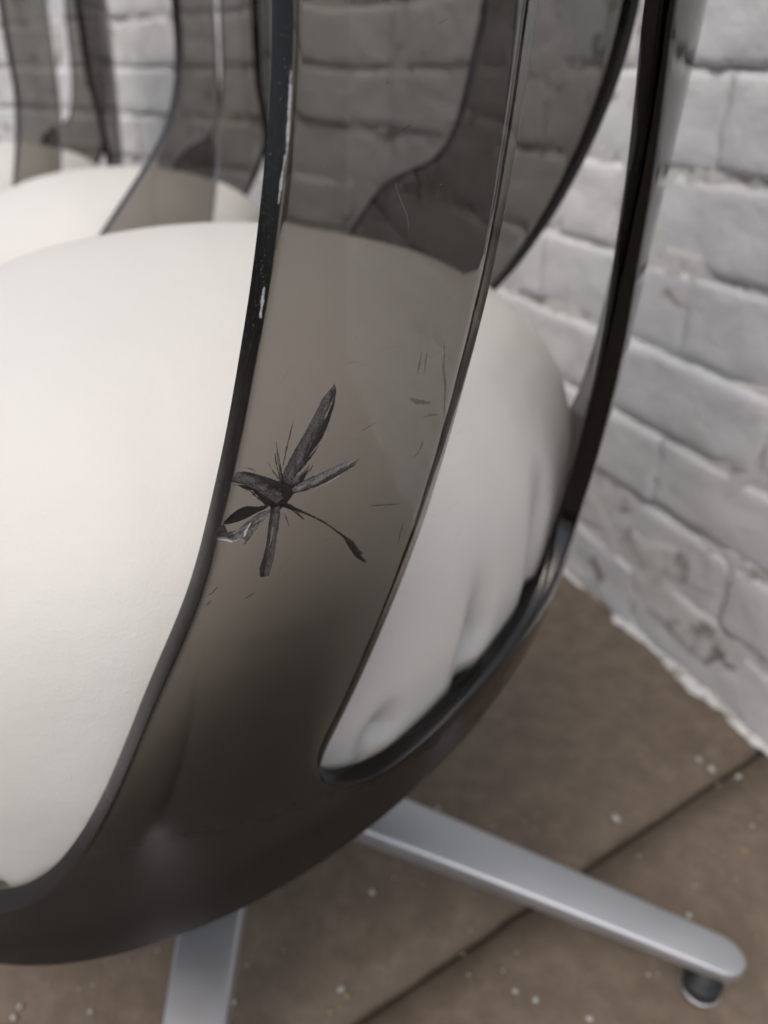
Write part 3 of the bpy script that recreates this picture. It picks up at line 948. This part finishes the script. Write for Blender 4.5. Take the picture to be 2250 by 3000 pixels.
for k, (nm, L) in enumerate(MARKS.items()):
    w, mk = MW[nm]
    name = "chip" if nm.startswith("chip") else "scratch"  # scratches and scuffs, plus the glints painted as pale highlights
    link(name, sheet(name, stroke(L, w, k), None, 0.00055 if nm[:5] in ("glint", "feath", "spike") else 0.0001 if name == "scratch" else 0.00015, 0.00006, max(0.00022, w * 0.4)), M[mk], shell)

# hairline scratches and specks over the face of the near upright
V, F = [], []
rh = np.random.default_rng(11)
for q in range(90):
    a0 = rh.uniform(-70, -54); s0 = rh.uniform(0.36, 0.585)
    sp = q % 3 == 0
    ln = rh.uniform(0.0002, 0.0005) if sp else rh.uniform(0.002, 0.011)
    dirn = rh.normal(R(35), 0.7)
    wd = rh.uniform(0.00012, 0.00022) if sp else rh.uniform(0.00002, 0.00004)
    n = 2 if sp else 6
    bend = rh.normal(0, 0.25)
    b = len(V)
    for i in range(n + 1):
        t = i / n - 0.5
        dx = ln * t * math.cos(dirn + bend * t); dy = ln * t * math.sin(dirn + bend * t)
        for e in (-1, 1):
            ww = wd * e * (1 - (2 * t) ** 2 * 0.8)
            x = dx - ww * math.sin(dirn); y = dy + ww * math.cos(dirn)
            th_ = R(a0) + x / 0.243; s_ = s0 + y
            p = np.array([s_ * math.cos(th_), s_ * math.sin(th_)])
            V.append(plane_surf(p) + normals(p[None])[0] * 0.00007)
    for i in range(n):
        k = b + 2 * i
        F.append((k, k + 2, k + 3, k + 1))
tag(link("hairline_scratches", mesh_from("hairline_scratches", V, F), M["hair"], shell, smooth=False), kind="stuff")

# dust settled on the front edge of the near upright
V, F = [], []
rd = np.random.default_rng(5)
lp = LOOPS[0]
ang = np.degrees(np.arctan2(lp[:, 1], lp[:, 0])); rad = np.hypot(lp[:, 0], lp[:, 1])
sel = np.where((ang > -84) & (ang < -64) & (rad > 0.34) & (rad < 0.62))[0]
for _ in range(900):
    i = sel[rd.integers(len(sel))]
    p = lp[i]; t2 = lp[(i + 1) % len(lp)] - lp[i - 1]
    O = plane_surf(p); N = normals(p[None])[0]
    T3 = plane_surf(lp[(i + 1) % len(lp)]) - plane_surf(lp[i - 1]); T3 /= np.linalg.norm(T3)
    B = np.cross(T3, N)
    if B @ (np.array([math.sin(math.atan2(O[1], O[0])), -math.cos(math.atan2(O[1], O[0])), 0])) < 0: B = -B
    c = O + B * (0.0013 * 1.04 + 0.00006) + (-N + B * 0.0035 / TH_AC) * rd.uniform(0.0012, 0.0086) + T3 * rd.uniform(-0.002, 0.002)
    s = rd.uniform(0.00004, 0.00012)
    b = len(V)
    a = rd.uniform(0, 6.28)
    e1 = T3 * math.cos(a) + N * math.sin(a); e2 = -T3 * math.sin(a) + N * math.cos(a)
    V += [c + e1 * s * rd.uniform(1, 2.5), c + e2 * s, c - e1 * s, c - e2 * s, c + B * s]
    F += [(b, b+1, b+4), (b+1, b+2, b+4), (b+2, b+3, b+4), (b+3, b, b+4)]
tag(link("dust", mesh_from("dust", V, F), M["dust"], shell, smooth=False), kind="stuff")

# ------------------------------------------------------------------ the two farther chairs
def plain_copy(loc, rz, label, wide=False):
    c = copy_tree(chair)
    c.location = (loc[0], loc[1], 0)
    c.rotation_euler.z = rz
    c.scale = (0.95, 0.95, 0.94)
    tag(c, label, "chair", "smoked acrylic chairs with white cushions")
    for ch in list(c.children):
        if ch.name.startswith("shell"):
            for g in list(ch.children):
                bpy.data.objects.remove(g)
            if not wide: ch.data = SHELL_B
    return c
plain_copy((-.345, 1.0), R(14), "smoked acrylic chair standing just behind the fractured one, its cushion partly hidden")
plain_copy((-.665, 1.385), R(20), "farthest smoked acrylic chair, at the top left of the picture by the wall", wide=True)

# ------------------------------------------------------------------ crumbs of paint and mortar on the paving
def crumb_mesh(seed):
    bm = bmesh.new()
    bmesh.ops.create_icosphere(bm, subdivisions=2, radius=1.0)
    for v in bm.verts:
        n = noise.noise(v.co * 1.3 + Vector((seed * 3.3, 0, 0)))
        v.co *= 1 + 0.5 * n
        v.co.z *= 0.6
    m = bpy.data.meshes.new("crumb"); bm.to_mesh(m); bm.free()
    return m
CM = [crumb_mesh(k) for k in range(4)]
CMT = [m.copy() for m in CM]
CR = [(0.288, 0.496, .0042, 0), (0.295, 0.485, .0052, 0), (0.316, 0.477, .0035, 0), (0.195, 0.432, .0055, 0), (0.228, 0.347, .0032, 0), (0.09, 0.293, .0026, 0), (0.103, 0.287, .0028, 0), (0.137, 0.275, .0030, 0),
      (0.292, 0.402, .0030, 1), (0.174, 0.361, .0022, 0), (0.308, 0.426, .0022, 0), (0.046, 0.443, .003, 0), (0.295, 0.468, .0026, 1), (0.205, 0.398, .0016, 0), (0.185, 0.304, .0018, 0), (0.241, 0.372, .0016, 0),
      (-0.009, 0.366, .0034, 0), (-0.03, 0.294, .0034, 0), (-0.025, 0.29, .0026, 1), (-0.197, 0.28, .0022, 0), (-0.102, 0.286, .0026, 0), (-0.246, 0.283, .0024, 0), (-0.247, 0.276, .0028, 0), (-0.036, 0.28, .0026, 1)]
CL = ["white paint crumb uppermost in the little cluster by the wall foot", "white paint crumb lying by the paving joint in the cluster near the wall",
      "white paint crumb past the joint, on the wall side of the cluster", "largest white paint crumb, alone on the paver between chair leg and wall",
      "pale crumb on the near paver midway between leg tip and wall", "first of two neighbouring pale crumbs below the middle of the long leg",
      "second of two neighbouring pale crumbs below the middle of the long leg", "pale crumb at the bottom edge of the picture below the long leg",
      "tan crumb alone on the near paver close to the picture's right edge", "small pale crumb beside the upper edge of the long leg's outer half",
      "tiny pale crumb at the picture's right edge, above the tan crumb", "pale crumb beside the inner end of the long leg, close to the shell",
      "tan crumb lying between the paving joint and the white cluster", "tiny pale crumb on the joint above the long leg", "tiny pale crumb just below the outer end of the long leg",
      "tiny pale crumb on the near paver above the tip of the long leg", "pale crumb between the two legs, close under the shell's rim", "pale crumb between the two legs, touching a tan one",
      "tan crumb between the two legs, touching a pale one", "pale crumb left of the short visible leg, the one nearest to it", "pale crumb just to the right of the short visible leg",
      "upper of two pale crumbs in the bottom left corner of the picture", "lower of two pale crumbs in the bottom left corner of the picture", "tan crumb near the lower end of the paving joint"]
for k, (x, y, s, tan) in enumerate(CR):
    o = link("crumb", (CMT if tan else CM)[k % 4], M["tan" if tan else "crumb"])
    o.location = (x, y, s * 0.5)
    s *= 0.72
    o.scale = (s, s * 0.85, s)
    o.rotation_euler.z = k * 1.7
    lab = CL[k]
    tag(o, lab, "crumb", "loose crumbs on the paving")
V, F = [], []
for _ in range(700):
    x, y = rd.uniform(-.5, .6), rd.uniform(.1, 1.0)
    s = rd.uniform(0.0004, 0.0011)
    a = rd.uniform(0, 6.28); b = len(V)
    for q in range(4):
        V.append((x + s * math.cos(a + q * 1.57), y + s * math.sin(a + q * 1.57), 0.0008))
    V.append((x, y, 0.001 + s))
    F += [(b, b+1, b+4), (b+1, b+2, b+4), (b+2, b+3, b+4), (b+3, b, b+4)]
tag(link("grit", mesh_from("grit", V, F), M["crumb"], None, smooth=False), "fine pale grit sprinkled over the brown paving", "grit", kind="stuff")
